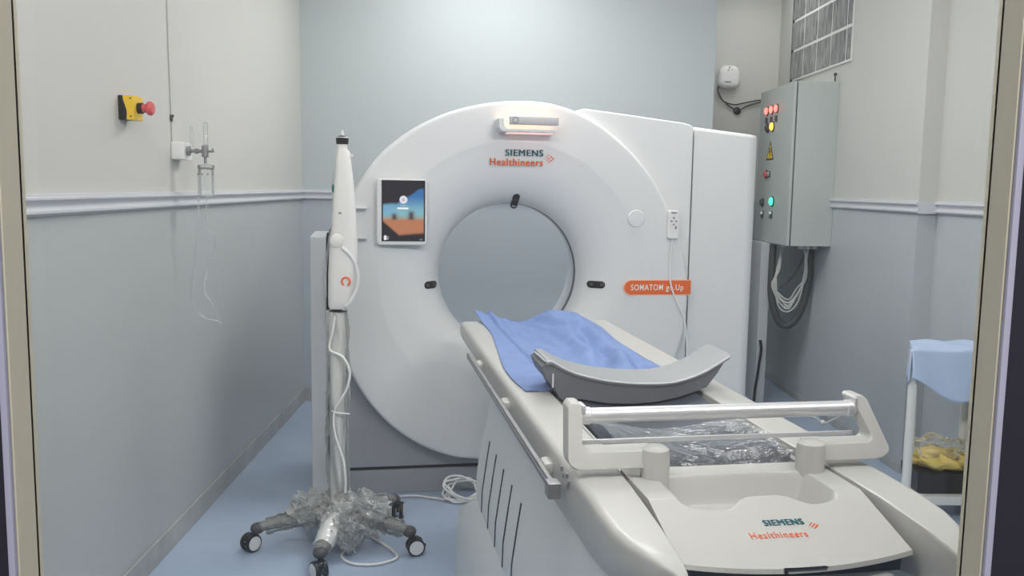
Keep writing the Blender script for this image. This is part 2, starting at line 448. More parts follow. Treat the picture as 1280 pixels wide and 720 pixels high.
# holder bracket near left edge
hb = MB(); hb.box((-.762, -.006, 1.300), (-.704, .002, 1.446), .003)
hb.box((-.762, -.045, 1.436), (-.700, 0, 1.446), .003); hb.box((-.755, -.040, 1.296), (-.700, 0, 1.306), .003)
gp(hb, 'side_bracket', 'white')
# tablet monitor
mo = MB(); mo.prism(rrect(-.656, -.420, 1.268, 1.580, .018), lambda u, v, d: (u, d, v), -.042, -.008, .006)
mo.box((-.60, -.012, 1.36), (-.48, .004, 1.50))
mon = gp(mo, 'touch_monitor', 'white')
def screen_col(u, v):
    """u right, v up: blurred coastal lock screen"""
    def ss(a, b, x):
        t = min(1, max(0, (x-a)/(b-a))); return t*t*(3-2*t)
    c = Vector((.012, .010, .016))
    edge = .60 + .02*sin(6*u) + max(0, u-.35)*.55 - max(0, u-.85)*.5
    sky = Vector((.03, .14, .36)).lerp(Vector((.20, .42, .50)), ss(.78, .45, v))
    sky = sky.lerp(Vector((.14, .34, .52)), ss(.5, .1, u)*.6)
    c = c.lerp(sky, ss(edge+.03, edge-.03, v))
    c = c.lerp(Vector((.26, .34, .30)), ss(.45, .40, v))
    c = c.lerp(Vector((.42, .17, .085)), ss(.40, .34, v))
    for cx, w, h in ((.29, .075, .50), (.68, .085, .54)):
        g = math.exp(-((u-cx)/w)**2*1.4)*ss(.33, .38, v)*ss(h, h-.09, v)
        c = c.lerp(Vector((.07, .05, .05)), min(1, g*1.05))
    line = .36 - .62*u
    c = c.lerp(Vector((.010, .010, .015)), max(ss(.02, -.04, v-max(line, .12+.06*(u-.5))), 0))
    d = hypot((u-.50)*.205, (v-.685)*.286)
    c = c.lerp(Vector((.72, .72, .78)), ss(.0195, .0170, d)); c = c.lerp(Vector((.50, .46, .52)), ss(.010, .008, d))
    if abs(u-.49) < .13 and abs(v-.545) < .012: c = Vector((.85, .85, .88))
    if abs(u-.50) < .085 and abs(v-.590) < .006: c = Vector((.45, .50, .55))
    for cy in (.075, .042):
        if hypot((u-.08)*.205, (v-cy)*.286) < .0065: c = Vector((.8, .8, .82))
        if .11 < u < .17 and abs(v-cy) < .012: c = Vector((.28, .28, .30))
    if u < .03 or u > .965 or v > .985 or v < .015: c = Vector((.006, .006, .008))
    if .87 < u < .95 and abs(v-.03) < .010: c = Vector((.22, .22, .24))
    return c
sc = MB(); NU, NV = 82, 114
sc.grid(lambda u, v: (-.633+.203*u, -.0432, 1.286+.286*v), NU, NV)
so = sc.build('screen', 'picture', mon, GO, label='lit screen showing a lock screen')
ca = so.data.color_attributes.new('picture', 'FLOAT_COLOR', 'POINT')
for i, v in enumerate(so.data.vertices):
    u = (v.co.x+.633)/.203; w = (v.co.z-1.286)/.286
    ca.data[i].color = (*screen_col(u, w), 1)
# lamp bar on top
lb = MB()
pts = [(-.094, 1.868), (-.094, 1.835)] + [(-.094+.03-.03*cos(radians(t)), 1.835-.03*sin(radians(t))) for t in range(15, 91, 15)] + [(.178, 1.805), (.186, 1.812), (.178, 1.820), (-.052, 1.820), (-.068, 1.832), (-.070, 1.868)]
lb.prism(pts, lambda u, v, d: (u, d, v), -.118, .002, .004)
lamp = gp(lb, 'lamp_bracket', 'white')
br = MB(); br.box((-.046, -.142, 1.838), (.186, -.112, 1.876), .004); br.build('lamp_bar', 'bar_metal', lamp, GO)
rg = MB(); rg.lathe([(.0155, 0), (.0155, .0025), (.011, .0025), (.011, 0)], (-.020, -.1415, 1.858), (0,-1,0), 24); rg.build('camera_ring', 'grey_print', lamp, GO)
ws = MB(); ws.box((-.03, -.075, 1.866), (.16, -.045, 1.872)); ws.box((-.04, -.085, 1.850), (.175, -.035, 1.867)); 
w_o = ws.build('light_strip', 'warm_strip', lamp, GO)
ps = MB(); ps.box((-.045, -.10, 1.801), (.17, -.012, 1.8045)); ps.build('under_light', 'pink_strip', lamp, GO)
# capsule laser windows
FUN = [(.352, .155), (.368, .112), (.39, .082), (.42, .056), (.46, .034), (.50, .020), (.54, .012), (.60, .006), (.655, 0)]
def fun_y(u, v):
    r = hypot(u-BC[0], v-BC[1])
    for (r0, y0), (r1, y1) in zip(FUN, FUN[1:]):
        if r <= r1: return y0 + (y1-y0)*(max(r, r0)-r0)/(r1-r0)
    return 0
def capsule(cx, cz, w, h):
    q = MB(); P = rrect(cx-w/2, cx+w/2, cz-h/2, cz+h/2, min(w, h)/2*.96, 8)
    rings = [[(cx+(u-cx)*k, fun_y(cx+(u-cx)*k, cz+(v-cz)*k)+d, cz+(v-cz)*k) for u, v in P] for k, d in ((1, .006), (1, -.003), (.94, -.0055), (.6, -.006), (.2, -.006))]
    q.loft(rings); o = gp(q, 'laser_window', 'black', sharp=60)
    spots = [(cx, cz-h*.31, w*.30, h*.09)] if h > w else [(cx-w*.28, cz, .008, h*.2), (cx+w*.30, cz, .008, h*.2)]
    for x, z, a, b_ in spots:
        g = MB(); g.grid(lambda u, v: (x-a+2*a*u, fun_y(x-a+2*a*u, z-b_+2*b_*v)-.0075, z-b_+2*b_*v), 4, 4)
        p = g.build('laser_aperture', 'grey_print' if h > w else 'charcoal', o, GO); m_ = p.modifiers.new('thickness', 'SOLIDIFY'); m_.thickness = .002
capsule(.030, 1.478, .036, .074)
capsule(-.392, 1.066, .066, .036)
capsule(.438, 1.067, .082, .036)
# round cap
kb = MB(); kb.lathe([(.044, .006), (.044, -.004), (.040, -.010), (.01, -.012)], (.622, .006, 1.402), (0,1,0), 32); gp(kb, 'round_cap', 'white')
# orange name plate
lp = [(.922, 1.016), (.922, 1.096)] + [(.566+.04+.04*cos(radians(t)), 1.056+.04*sin(radians(t))) for t in range(90, 271, 15)]
for nm, sc_, y, mm in (('label_border', 1.0, -.0012, 'peach'), ('name_label', .88, -.0022, 'orange')):
    q = MB(); q.prism([(.922-(.922-u)*(1 if sc_ == 1 else .985), 1.056+(v-1.056)*sc_) for u, v in lp], lambda u, v, d: (u, d, v), y, .004)
    lab = gp(q, nm, mm)
q = MB(); letters(q, 'SOMATOM', .168, .029, (.606, -.0024, 1.043), (1,0,0), (0,0,1), (0,-1,0), bold=.007); letters(q, 'go.Up', .092, .029, (.790, -.0024, 1.043), (1,0,0), (0,0,1), (0,-1,0), bold=.006)
q.build('label_lettering', 'white_ink', lab, GO)
def dots(q, o, r, u, n, s):
    o = Vector(o); r = Vector(r).normalized(); u = Vector(u).normalized(); n = Vector(n).normalized()
    D = [(.0,.0,.5),(.30,.30,.8),(.30,-.30,.8),(.62,.62,.75),(.62,0,.95),(.62,-.62,.75),(1.0,.32,1.05),(1.0,-.32,1.05),(1.34,.02,1.1)]
    for x, y, k in D:
        c = o + r*x*s + u*y*s
        q.cyl(c, c + n*.0015, .145*s*k, 10)
YL = -.0002
q = MB(); letters(q, 'SIEMENS', .184, .030, (-.043, YL, 1.699), (1,0,0), (0,0,1), (0,-1,0), bold=.0, heavy=True); gp(q, 'teal_wordmark', 'teal')
q = MB(); letters(q, 'Healthineers', .258, .034, (-.118, YL, 1.652), (1,0,0), (0,0,1), (0,-1,0), bold=-.002, heavy=True); gp(q, 'orange_wordmark', 'orange_ink'); q = MB(); dots(q, (.155, YL, 1.688), (1,0,0), (0,0,1), (0,-1,0), .028); gp(q, 'dot_emblem', 'orange_ink')

# hand remote hanging on the gantry
rem = gthing('remote_control', 'white corded hand remote hanging on the scanner face above the orange name plate', 'remote control', (.81, -.02, 1.30))
RO_ = (.81, -.02, 1.30)
q = MB(); q.prism(rrect(.782, .838, 1.304, 1.446, .010), lambda u, v, d: (u, d, v), -.026, -.004, .004); q.box((.788, -.008, 1.33), (.832, .0, 1.40)); q.build('handset', 'router', rem, RO_)
q = MB()
for x, z in ((.810, 1.408), (.798, 1.392), (.822, 1.392), (.810, 1.376)): q.box((x-.005, -.0285, z-.004), (x+.005, -.0255, z+.004), .001)
q.box((.796, -.0280, 1.430), (.824, -.0255, 1.437), .001); q.box((.817, -.028, 1.352), (.826, -.0255, 1.368), .001)
q.build('key_pad', 'grey_print', rem, RO_)
q = MB(); q.tube([(.810, -.014, 1.306), (.806, -.012, 1.25), (.806, -.010, 1.12), (.818, -.012, 1.05), (.848, -.012, .98), (.888, -.010, .90), (.905, -.012, .80), (.912, -.012, .70), (.905, -.014, .62)], .0045, 8, smooth=6)
q.build('cord', 'glove_cable', rem, RO_)

# ------------------------------------------------------------------ patient table
C = .03; TO = (C, -1.75, 0)
table = gthing('patient_table', 'white patient table with grey vented pedestal reaching out from the scanner bore', 'examination table', TO)
def tp(mb, name, m, parent=None, **k): return mb.build(name, m, parent or table, TO, **k)
fr = MB()
RAIL = [(.425, .318, .236, .952, .880), (.430, .325, .229, .958, .872), (.445, .331, .223, .962, .866), (1.0, .332, .220, .962, .862), (1.25, .332, .220, .962, .84), (1.6, .332, .220, .962, .82), (2.3, .332, .222, .962, .81), (2.60, .333, .232, .961, .82), (2.70, .334, .236, .958, .83), (2.78, .330, .238, .953, .84), (2.83, .318, .240, .949, .85), (2.87, .302, .241, .944, .86), (2.90, .286, .242, .939, .868), (2.925, .268, .243, .932, .876), (2.936, .256, .245, .924, .885)]
def side_rail(sg):
    rings = []
    for t, so_, si, zt, zb in RAIL:
        w = min(1, (so_-si)/.11); h = zt-zb
        sec = [(si, zb), (so_-.055*w, zb), (so_-.012*w, zb+.012), (so_-.003*w, zb+.03*h/.1), (so_+.003*w, zb+.05*h/.1), (so_+.003*w, zt-.020), (so_+.001*w, zt-.010), (so_-.004*w, zt-.004), (so_-.011*w, zt-.001), (so_-.020*w, zt), (si+.008*w, zt), (si+.002*w, zt-.003), (si, zt-.010)]
        rings.append([(C+sg*x, -t, z) for x, z in sec])
    fr.loft(rings)
side_rail(-1); side_rail(1)
fr.box((C-.225, -2.62, .868), (C+.225, -.44, .884))
tp(fr, 'table_frame', 'cream', sharp=40)
# pedestal under the frame
def pring(z, s, t0, t1, r=.05, n=4):
    return [(C+x, -y, z) for x, y in rrect(-s, s, t0, t1, r, n)]
pd = MB()
pd.loft([pring(.42, .352, 1.13, 2.60), pring(.50, .350, 1.09, 2.63), pring(.53, .346, 1.085, 2.64), pring(.62, .334, 1.09, 2.68), pring(.70, .322, 1.12, 2.72), pring(.80, .318, 1.17, 2.76), pring(.872, .316, 1.24, 2.78)])
tp(pd, 'pedestal', 'pedestal')
sk = MB()
sk.loft([pring(0, .40, .86, 2.50), pring(.22, .395, .87, 2.50), pring(.30, .39, .885, 2.50), pring(.41, .352, 1.10, 2.55, .05), pring(.43, .34, 1.15, 2.55)])
tp(sk, 'pedestal_skirt', 'pedestal')
for i in range(5):
    t = 1.30 + .15*i; q = MB()
    def sx(z): # face of the pedestal
        pts = [(.42, .352), (.50, .350), (.53, .346), (.62, .334), (.70, .322)]
        for (z0, s0), (z1, s1) in zip(pts, pts[1:]):
            if z0 <= z <= z1: return s0 + (s1-s0)*(z-z0)/(z1-z0)
        return .33
    R_ = []
    for z in (.425, .50, .53, .60, .675):
        x = C - sx(z); w = .0055
        R_.append([(x-.0022, -t-w, z), (x+.006, -t-w, z), (x+.006, -t+w, z), (x-.0022, -t+w, z)])
    q.loft(R_); tp(q, 'vent_slot', 'dark')
# accessory rail
ar = MB(); ar.box((-.336, -2.43, .898), (-.324, -.95, .922), .003); ar.box((-.338, -2.42, .906), (-.330, -.96, .914))
rl = tp(ar, 'accessory_rail', 'steel')
for t in (1.15, 1.72, 2.30):
    q = MB(); q.box((-.327, -t-.03, .898), (-.298, -t+.03, .928), .010); q.build('rail_mount', 'cream', rl, TO)
q = MB(); q.box((-.345, -2.46, .890), (-.316, -2.42, .925), .004); q.build('rail_stop', 'steel', rl, TO)
q = MB()
for t, z in ((2.415, .945), (2.435, .935), (2.465, .945), (2.485, .935), (2.475, .925)): q.box((C-.3385, -t-.005, z-.006), (C-.334, -t+.005, z+.004), .001)
tp(q, 'side_print', 'grey_print')
# cradle (tabletop)
def cz(s): return .930 + .030*(abs(s-C)/.19)**2.2
cr = MB()
top = [(C-.195+.39*i/20) for i in range(21)]
sec = [(s, cz(s)) for s in top] + [(s, cz(s)-.022) for s in top[::-1]]
cr.loft([[(s, -t, z) for s, z in sec] for t in (.30, .32, 1.0, 1.7, 2.40, 2.42)])
tp(cr, 'cradle', 'carbon')
for x in (-.212, -.203, .206, .214):
    q = MB(); q.box((C+x-.003, -2.46, .918), (C+x+.003, -1.2, .944), .001); tp(q, 'guide_rail', 'silver')
# foot tray
def tray_front(s): u = (s-C)/.222; return 2.835 + .028*(1-u*u)
def ss(a, b, x):
    t = min(1, max(0, (x-a)/(b-a))); return t*t*(3-2*t)
def tray_z(s, t):
    u = s-C
    z = .957 - .30*max(0, t-2.66) 
    tf = 2.70 - .045*math.exp(-((u-.01)/.07)**4) - .04*abs(u/.2)**2
    m = ss(2.535, 2.555, t)*ss(tf+.012, tf-.03, t)*ss(.166, .140, abs(u))
    return z - .060*m
ty = MB(); NU, NV = 70, 90
def tf_(u, v):
    s = C-.222+.444*u; t = 2.475 + (tray_front(s)-2.475)*v; return (s, -t, tray_z(s, t))
vs, _ = ty.grid(tf_, NU, NV)
def edge(a, b, n, f): return [f(a+(b-a)*i/n) for i in range(n+1)]
loop = [tf_(i/NU, 0) for i in range(NU+1)] + [tf_(1, j/NV) for j in range(1, NV+1)] + [tf_(i/NU, 1) for i in range(NU-1, -1, -1)] + [tf_(0, j/NV) for j in range(NV-1, 0, -1)]
def shrink(p, k, z): return (C+(p[0]-C)*k, p[1] + (.012 if p[1] < -2.8 else 0)*(1-k)*20, z)
ty.loft([loop, [(C+(x-C)*1.002, y-.0025 if y < -2.8 else y, z-.008) for x, y, z in loop], [(C+(x-C)*.995, y, max(z-.045, .896)) for x, y, z in loop], [(C+(x-C)*.93, min(y+.05, -2.48) if y < -2.6 else y, .893) for x, y, z in loop]], cap=False)
bmesh.ops.remove_doubles(ty.bm, verts=ty.bm.verts[:], dist=.0004)
tray = tp(ty, 'foot_tray', 'cream', sharp=45)
slp = Vector((0, 1, .30)).normalized(); nrm = Vector((0, -.30, 1)).normalized()
def tray_pt(s, t): return (s, -t, tray_z(s, t)+.0004)
q = MB(); letters(q, 'SIEMENS', .078, .0165, tray_pt(.004, 2.752), (1, -.02, 0), slp, nrm, .001, -.004, True); q.build('teal_wordmark', 'teal', tray, TO)
q = MB(); letters(q, 'Healthineers', .110, .0175, tray_pt(-.036, 2.785), (1, -.02, 0), slp, nrm, .001, -.006); q2 = MB(); dots(q2, tray_pt(.090, 2.758), (1,0,0), slp, nrm, .012); q2.build('dot_emblem', 'orange_ink', tray, TO); q.build('orange_wordmark', 'orange_ink', tray, TO)
# lower end body below the tray
q = MB(); q.box((C-.19, -2.86, .80), (C+.19, -2.62, .868), .02); tp(q, 'end_body', 'cream')
q = MB(); q.box((C-.20, -2.835, .868), (C+.20, -2.64, .894)); tp(q, 'end_gap', 'dark')
# paper roll holder: two cranked arms, tube and tear bar
def arm(sg, xh, xc, xt):
    q = MB()
    # outline in (s,z), corner rounded
    w = .034; zb, zh, zt = .978, 1.014, 1.100
    out = [(xh, zb), (xh, zh)] 
    out += [(xc - sg*w + sg*-.014*(1-sin(radians(a))), zh + .014*(1-cos(radians(a)))) for a in range(0, 91, 30)]
    out += [(xt - sg*w, zt-.006), (xt - sg*w + sg*.008, zt), (xt - sg*.008, zt), (xt, zt-.008)]
    out += [(xc - sg*.026*(1-cos(radians(a))), zb + .026*(1-sin(radians(a)))) for a in range(0, 91, 18)]
    lean = lambda z: 2.515 - .07*max(0, z-1.0)/.09
    q.prism(out, lambda u, v, d: (u, -(lean(v)+d), v), -.026, .026, .005, 2)
    o = tp(q, 'roll_arm', 'cream')
    h = MB(); h.lathe([(.030, .915), (.030, 1.004), (.028, 1.016), (.020, 1.022), (.004, 1.024)], (xh, -2.53, 0), (0,0,1), 28); h.build('arm_hub', 'cream', o, TO)
    k = MB(); k.cyl((xt - sg*.050, -2.462, 1.072), (xt - sg*.028, -2.462, 1.072), .0185, 20, .002); k.box((xt-sg*.032-.004, -2.480, 1.078), (xt-sg*.032+.004, -2.440, 1.098), .002); k.build('tube_clamp', 'silver', o, TO)
    return o
arm(-1, -.135, -.322, -.308)
arm(1, .212, .392, .376)
q = MB(); q.cyl((-.268, -2.462, 1.072), (.338, -2.462, 1.072), .0165, 28); tp(q, 'roll_tube', 'silver')
q = MB(); q.box((-.285, -2.462, 1.009), (.350, -2.456, 1.019), .001); tp(q, 'tear_bar', 'silver')
q = MB(); q.tube([(.345, -2.43, 1.05), (.335, -2.40, 1.028), (.318, -2.39, 1.018), (.300, -2.39, 1.03), (.285, -2.38, 1.036)], .0015, 6, smooth=5); q.ball((.317, -2.39, 1.019), (.006, .006, .006), 10, 8); tp(q, 'clip_cord', 'pale_cable')

# ------------------------------------------------------------------ blue drape on the cradle
def wr(u, v):
    return 1.25*(.007*sin(9*u+4*v+2*sin(5*v)) + .005*abs(sin(13*u-11*v+sin(9*v))) + .003*sin(34*v+11*u+2*sin(8*u)) + .002*sin(47*u-20*v))
def drape_pt(u, v):
    t = .33 + 1.45*v
    wl = -.235 - .045*ss(.55, .95, v) + .02*sin(7*v); wrr = .262 - .03*ss(.1, .9, v) + .012*sin(9*v)
    s = wl + (wrr-wl)*u
    rel = abs(s-C)
    base = cz(s)+.006 if rel < .195 else (.9625 + .001)
    if rel < .195: base += .006*ss(.12, .19, rel)
    hump = .050*math.exp(-((u-.68)/.17)**2)*ss(.60, .0, v) + .030*math.exp(-((u-.02)/.10)**2)*ss(.18, 0, v)
    crump = (.032*math.exp(-((u-.76)/.15)**2)*ss(.15, .45, v)*ss(1.0, .7, v))*(1+.75*sin(24*u+12*v+2*sin(7*v)))
    z = base + hump + crump + max(-.004, wr(u, v))*(1 if rel < .19 else .12)
    if rel >= .195: z = max(z, .9628)
    return (s, -t + .02*sin(6*u)*(1-v), z)
q = MB(); q.grid(drape_pt, 90, 110)
d = gsingle(q, 'drape_sheet', 'drape', (C, -1.05, .95), 'blue crinkled disposable sheet spread over the patient table next to the bore', 'sheet', sharp=180)
sm = d.modifiers.new('thickness', 'SOLIDIFY'); sm.thickness = .0015; sm.offset = 1

# grey positioning cushion
FP = [(-.222, 1.070), (-.205, 1.072), (-.17, 1.052), (-.136, 1.037), (-.09, 1.024), (-.042, 1.014), (.02, 1.006), (.077, 1.003), (.125, 1.003), (.162, 1.007), (.205, 1.018), (.246, 1.034), (.285, 1.056), (.322, 1.078)]
BT = [(-.236, 1.050), (-.222, 1.015), (-.196, .985), (-.182, .958), (-.165, .948), (-.12, .940), (-.04, .936), (.04, .935), (.11, .936), (.17, .942), (.215, .952), (.258, .980), (.29, 1.022), (.318, 1.068)]
n = len(FP)
CU = (C, -1.75, .94)
cush = gthing('support_cushion', 'grey vinyl saddle-shaped support cushion with pale piping lying across the patient table', 'cushion', CU)
zoff = lambda s: max(0, cz(s)+.012 - .94) if abs(s-C) < .2 else 0
q = MB(); q.loft([[(x, -1.62, z) for x, z in FP] , [(x, -1.845, z) for x, z in FP], [(x, -1.85, z-.002) for x, z in FP]], cap=False, closed=False)
# top skin with thickness
topr = lambda y, dz: [(x, y, z+dz) for x, z in FP] + [(x, y, z-.016) for x, z in FP[:0:-1]] + [(-.222, y, 1.056)]
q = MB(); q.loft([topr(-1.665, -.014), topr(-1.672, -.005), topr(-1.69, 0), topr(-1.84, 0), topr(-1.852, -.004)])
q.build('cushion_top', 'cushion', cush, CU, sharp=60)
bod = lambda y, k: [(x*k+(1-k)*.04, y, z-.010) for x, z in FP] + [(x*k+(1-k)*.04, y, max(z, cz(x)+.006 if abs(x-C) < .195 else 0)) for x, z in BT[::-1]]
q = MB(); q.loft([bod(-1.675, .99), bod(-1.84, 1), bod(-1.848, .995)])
q.build('cushion_body', 'cushion_shaded', cush, CU, sharp=60)
q = MB(); q.tube([(-.223, -1.69, 1.062), (-.224, -1.77, 1.064), (-.223, -1.835, 1.064), (-.217, -1.851, 1.064)] + [(x, -1.853, z-.008) for x, z in FP[1:]], .0035, 8, smooth=3)
q.build('piping', 'piping', cush, CU)
q = MB(); q.box((-.205, -1.8535, .990), (-.200, -1.848, 1.030), .001); q.build('zip_tab', 'silver', cush, CU)

# clear plastic film over foot part of cradle
def film_pt(u, v):
    s = C-.185+.375*u; t = 2.14 + .345*v
    w = .008*abs(sin(3.2*u+5*v+1.2*sin(5*u)))+.006*abs(sin(7*u-4*v+2*sin(3*v)))+.002*sin(17*u+9*v)
    lim = .955 if v > .9 else 9
    return (s, -t, min(cz(s)+.006+w, lim))
q = MB(); q.grid(film_pt, 80, 80)
o = gsingle(q, 'plastic_film', 'film', (C, -2.2, .94), 'crinkled clear plastic film covering the foot end of the table cradle', 'plastic film', sharp=180)

# ------------------------------------------------------------------ mobile stand wrapped in plastic
HX, HY = -.672, 3.70
st = thing('injector_stand', 'white injector on a pole with five castered legs all wrapped in clear plastic', 'medical stand', (HX, HY, 0))
SO_ = (HX, HY, 0)
def sp(mb, name, m, parent=None, **k): return mb.build(name, m, parent or st, SO_, **k)
q = MB(); q.lathe([(.034, .10), (.034, .95), (.030, 1.03)], (HX, HY, 0), (0,0,1), 24); sp(q, 'pole', 'stand')
q = MB(); q.lathe([(.01, .085), (.062, .09), (.066, .14), (.048, .17), (.036, .19)], (HX, HY, 0), (0,0,1), 24); sp(q, 'leg_hub', 'charcoal')
SECT = [(1.022, -.700, -.630, .030), (1.04, -.707, -.622, .040), (1.075, -.707, -.606, .046), (1.165, -.706, -.594, .048), (1.25, -.702, -.586, .048), (1.318, -.697, -.586, .047), (1.45, -.687, -.593, .044), (1.55, -.679, -.600, .040), (1.64, -.672, -.610, .034), (1.68, -.668, -.614, .030), (1.690, -.662, -.620, .026)]
q = MB(); rg = []
for z, x0, x1, dy in SECT:
    cx = (x0+x1)/2; a = (x1-x0)/2
    rg.append([(cx+a*math.copysign(abs(cos(t))**.7, cos(t)), HY+dy*math.copysign(abs(sin(t))**.7, sin(t)), z) for t in [2*pi*k/28 for k in range(28)]])
q.loft(rg); body = sp(q, 'injector_body', 'stand')
q = MB(); q.lathe([(.021, 1.686), (.021, 1.712), (.024, 1.713), (.025, 1.742), (.012, 1.748)], (-.645, HY, 0), (0,0,1), 20)
q.build('neck', 'stand', body, SO_)
q = MB(); q.lathe([(.019, 1.712), (.025, 1.714), (.027, 1.738), (.020, 1.746), (.008, 1.750)], (-.645, HY, 0), (0,0,1), 20); q.build('cap', 'black', body, SO_)
q = MB(); q.lathe([(.006, 1.748), (.007, 1.756), (.004, 1.772)], (-.645, HY, 0), (0,0,1), 12); q.build('spike', 'white', body, SO_)
q = MB(); q.box((-.645, HY-.006, 1.664), (-.600, HY+.006, 1.672), .002); q.build('hook', 'white', body, SO_)
q = MB(); q.lathe([(.028, 0), (.028, -.012), (.022, -.016), (.004, -.017)], (-.662, HY-.040, 1.318), (0,1,0), 24); q.build('knob', 'stand', body, SO_)
q = MB(); q.tube([(-.640, HY-.05, 1.29), (-.612, HY-.046, 1.262), (-.590, HY-.03, 1.22), (-.580, HY-.02, 1.165), (-.588, HY-.02, 1.11), (-.612, HY-.03, 1.06), (-.630, HY-.03, 1.04)], .008, 10, smooth=6); q.build('handle', 'white', body, SO_)
q = MB()
gr = []
for k, (r, yy) in enumerate(((.022, 0), (.022, -.003), (.015, -.003), (.015, 0))): pass
q.tube([(-.626+.017*cos(radians(t)), HY-.0475, 1.148+.017*sin(radians(t))) for t in range(-60, 241, 20)], .0042, 8); q.build('orange_mark', 'orange_ink', body, SO_)
q = MB(); q.box((-.655, HY-.046, 1.428), (-.642, HY-.042, 1.435), .001); q.build('print', 'grey_print', body, SO_)
q = MB(); q.tube([(-.668, HY-.01, 1.66), (-.676, HY-.02, 1.60), (-.684, HY-.02, 1.52), (-.680, HY-.03, 1.40), (-.70, HY-.03, 1.30), (-.712, HY-.03, 1.18), (-.712, HY-.03, 1.08)], .004, 8, smooth=5); q.build('tubing', 'clear', body, SO_)
q = MB(); q.ball((-.680, HY-.022, 1.532), (.006, .006, .018), 10, 8); q.build('clip', mat('green_clip', (.02, .16, .12), .5), body, SO_)
q = MB(); q.lathe([(.037, 1.016), (.037, 1.028)], (HX+.006, HY, 0), (0,0,1), 24); sp(q, 'strap', 'black')
# power cord along the pole
q = MB(); q.tube([(-.672, HY-.036, 1.01), (-.684, HY-.046, .93), (-.695, HY-.048, .86), (-.640, HY-.055, .83), (-.612, HY-.05, .77), (-.622, HY-.05, .70), (-.650, HY-.05, .645), (-.676, HY-.05, .60), (-.678, HY-.05, .52), (-.662, HY-.05, .45), (-.640, HY-.05, .38), (-.632, HY-.05, .30), (-.634, HY-.05, .24)], .0055, 8, smooth=6)
q.tube([(-.690, HY-.048, .597), (-.66, HY-.054, .590), (-.612, HY-.05, .585)], .003, 6, smooth=5)
sp(q, 'power_cord', 'glove_cable')
# clear sleeve round the pole
q = MB(); rg = []
for j in range(46):
    z = .18 + .84*j/45
    rg.append([(HX+(.046+.006*sin(3*t+9*z)+.004*sin(7*t-31*z)+.003*random.uniform(-1, 1))*cos(t), HY+(.046+.006*sin(3*t+9*z+1)+.004*sin(5*t+27*z))*sin(t), z) for t in [2*pi*k/26 for k in range(26)]])
q.loft(rg, cap=False); sp(q, 'pole_sleeve', 'wrap', sharp=180)
# five legs and casters
LR = .345
def leg(a):
    d = Vector((cos(a), sin(a), 0)); nn = Vector((-sin(a), cos(a), 0)); o = Vector((HX, HY, 0))
    q = MB(); rg = []
    for k in range(15):
        f = k/14; c = o + d*(.04+(LR-.045)*f) + Vector((0,0,.150-.050*f)); w = .032-.008*f; h = .028-.006*f
        rg.append([c + nn*w*cos(t)*(1+.12*random.uniform(-1, 1)) + Vector((0,0,h*sin(t)*(1+.12*random.uniform(-1, 1)))) for t in [2*pi*i/12 for i in range(12)]])
    q.loft(rg); lg = sp(q, 'leg', 'leg_wrap', sharp=180)
    q = MB(); c = o + d*(LR-.006) + Vector((0,0,.097)); q.ball(c, (.03, .03, .024), 16, 10); q.build('leg_tip', 'charcoal', lg, SO_)
    # twin wheel caster
    tr = a + radians(38); u = Vector((cos(tr), sin(tr), 0)); ax = Vector((-sin(tr), cos(tr), 0))
    if ax.y > 0: ax = -ax
    c = o + d*(LR+.022) + Vector((0,0,.038))
    q = MB()
    for k in (-1, 1):
        p = c + ax*(.017*k); q.lathe([(.028, -.009), (.036, -.009), (.038, -.005), (.038, .005), (.036, .009), (.028, .009)], p, ax, 28)
    q.cyl(c - ax*.016, c + ax*.016, .012)
    wh = q.build('caster', 'black', lg, SO_)
    q = MB()
    for k in (-1, 1):
        p = c + ax*(.017*k); q.lathe([(.030, -.0105), (.030, .0105)], p, ax, 28)
    q.build('wheel_face', 'white', wh, SO_)
    q = MB(); q.cyl(o + d*LR + Vector((0,0,.055)), o + d*LR + Vector((0,0,.092)), .010); q.ball(c + u*.006 + Vector((0,0,.022)), (.026, .026, .018), 14, 8); q.box(c+u*.030+Vector((-.010, -.008, -.004)), c+u*.030+Vector((.016, .008, .006)), .003)
    q.build('caster_fork', 'black', wh, SO_)
for a in (270, 342, 54, 126, 198): leg(radians(a-2))
# crumpled plastic around the hub
random.seed(11)
q = MB()
def cr_ball(c, r, amp, ph):
    q.ball(c, r, 30, 18, lambda d: 1 + amp*sin(7*d.x+ph)*sin(6*d.y-ph)+amp*.8*sin(13*d.z+9*d.x+ph)+amp*.5*sin(21*d.y+17*d.z)+.06*random.uniform(-1, 1))
cr_ball((HX-.115, HY-.03, .155), (.085, .08, .075), .20, 1)
cr_ball((HX+.115, HY-.05, .145), (.105, .09, .095), .22, 2.3)
cr_ball((HX+.03, HY-.12, .13), (.07, .08, .085), .22, 4)
cr_ball((HX-.02, HY-.03, .17), (.09, .08, .055), .2, 5)
cr_ball((HX+.07, HY-.16, .09), (.035, .04, .06), .25, .4)
sp(q, 'plastic_wrap', 'bag', sharp=60)
q = MB()
for a in (270, 342, 54, 126, 198):
    a = radians(a-2); d = Vector((cos(a), sin(a), 0)); nn = Vector((-sin(a), cos(a), 0)); rg = []
    for k in range(22):
        f = k/21; c = Vector((HX, HY, 0)) + d*(.06+(LR-.10)*f) + Vector((0,0,.148-.046*f))
        rg.append([c + nn*(.047-.010*f)*cos(t)*(1+.14*random.uniform(-1, 1)) + Vector((0,0,(.043-.008*f)*sin(t)*(1+.14*random.uniform(-1, 1)))) for t in [2*pi*i/14 for i in range(14)]])
    q.loft(rg, cap=False)
sp(q, 'leg_wrapping', 'leg_film', sharp=60)

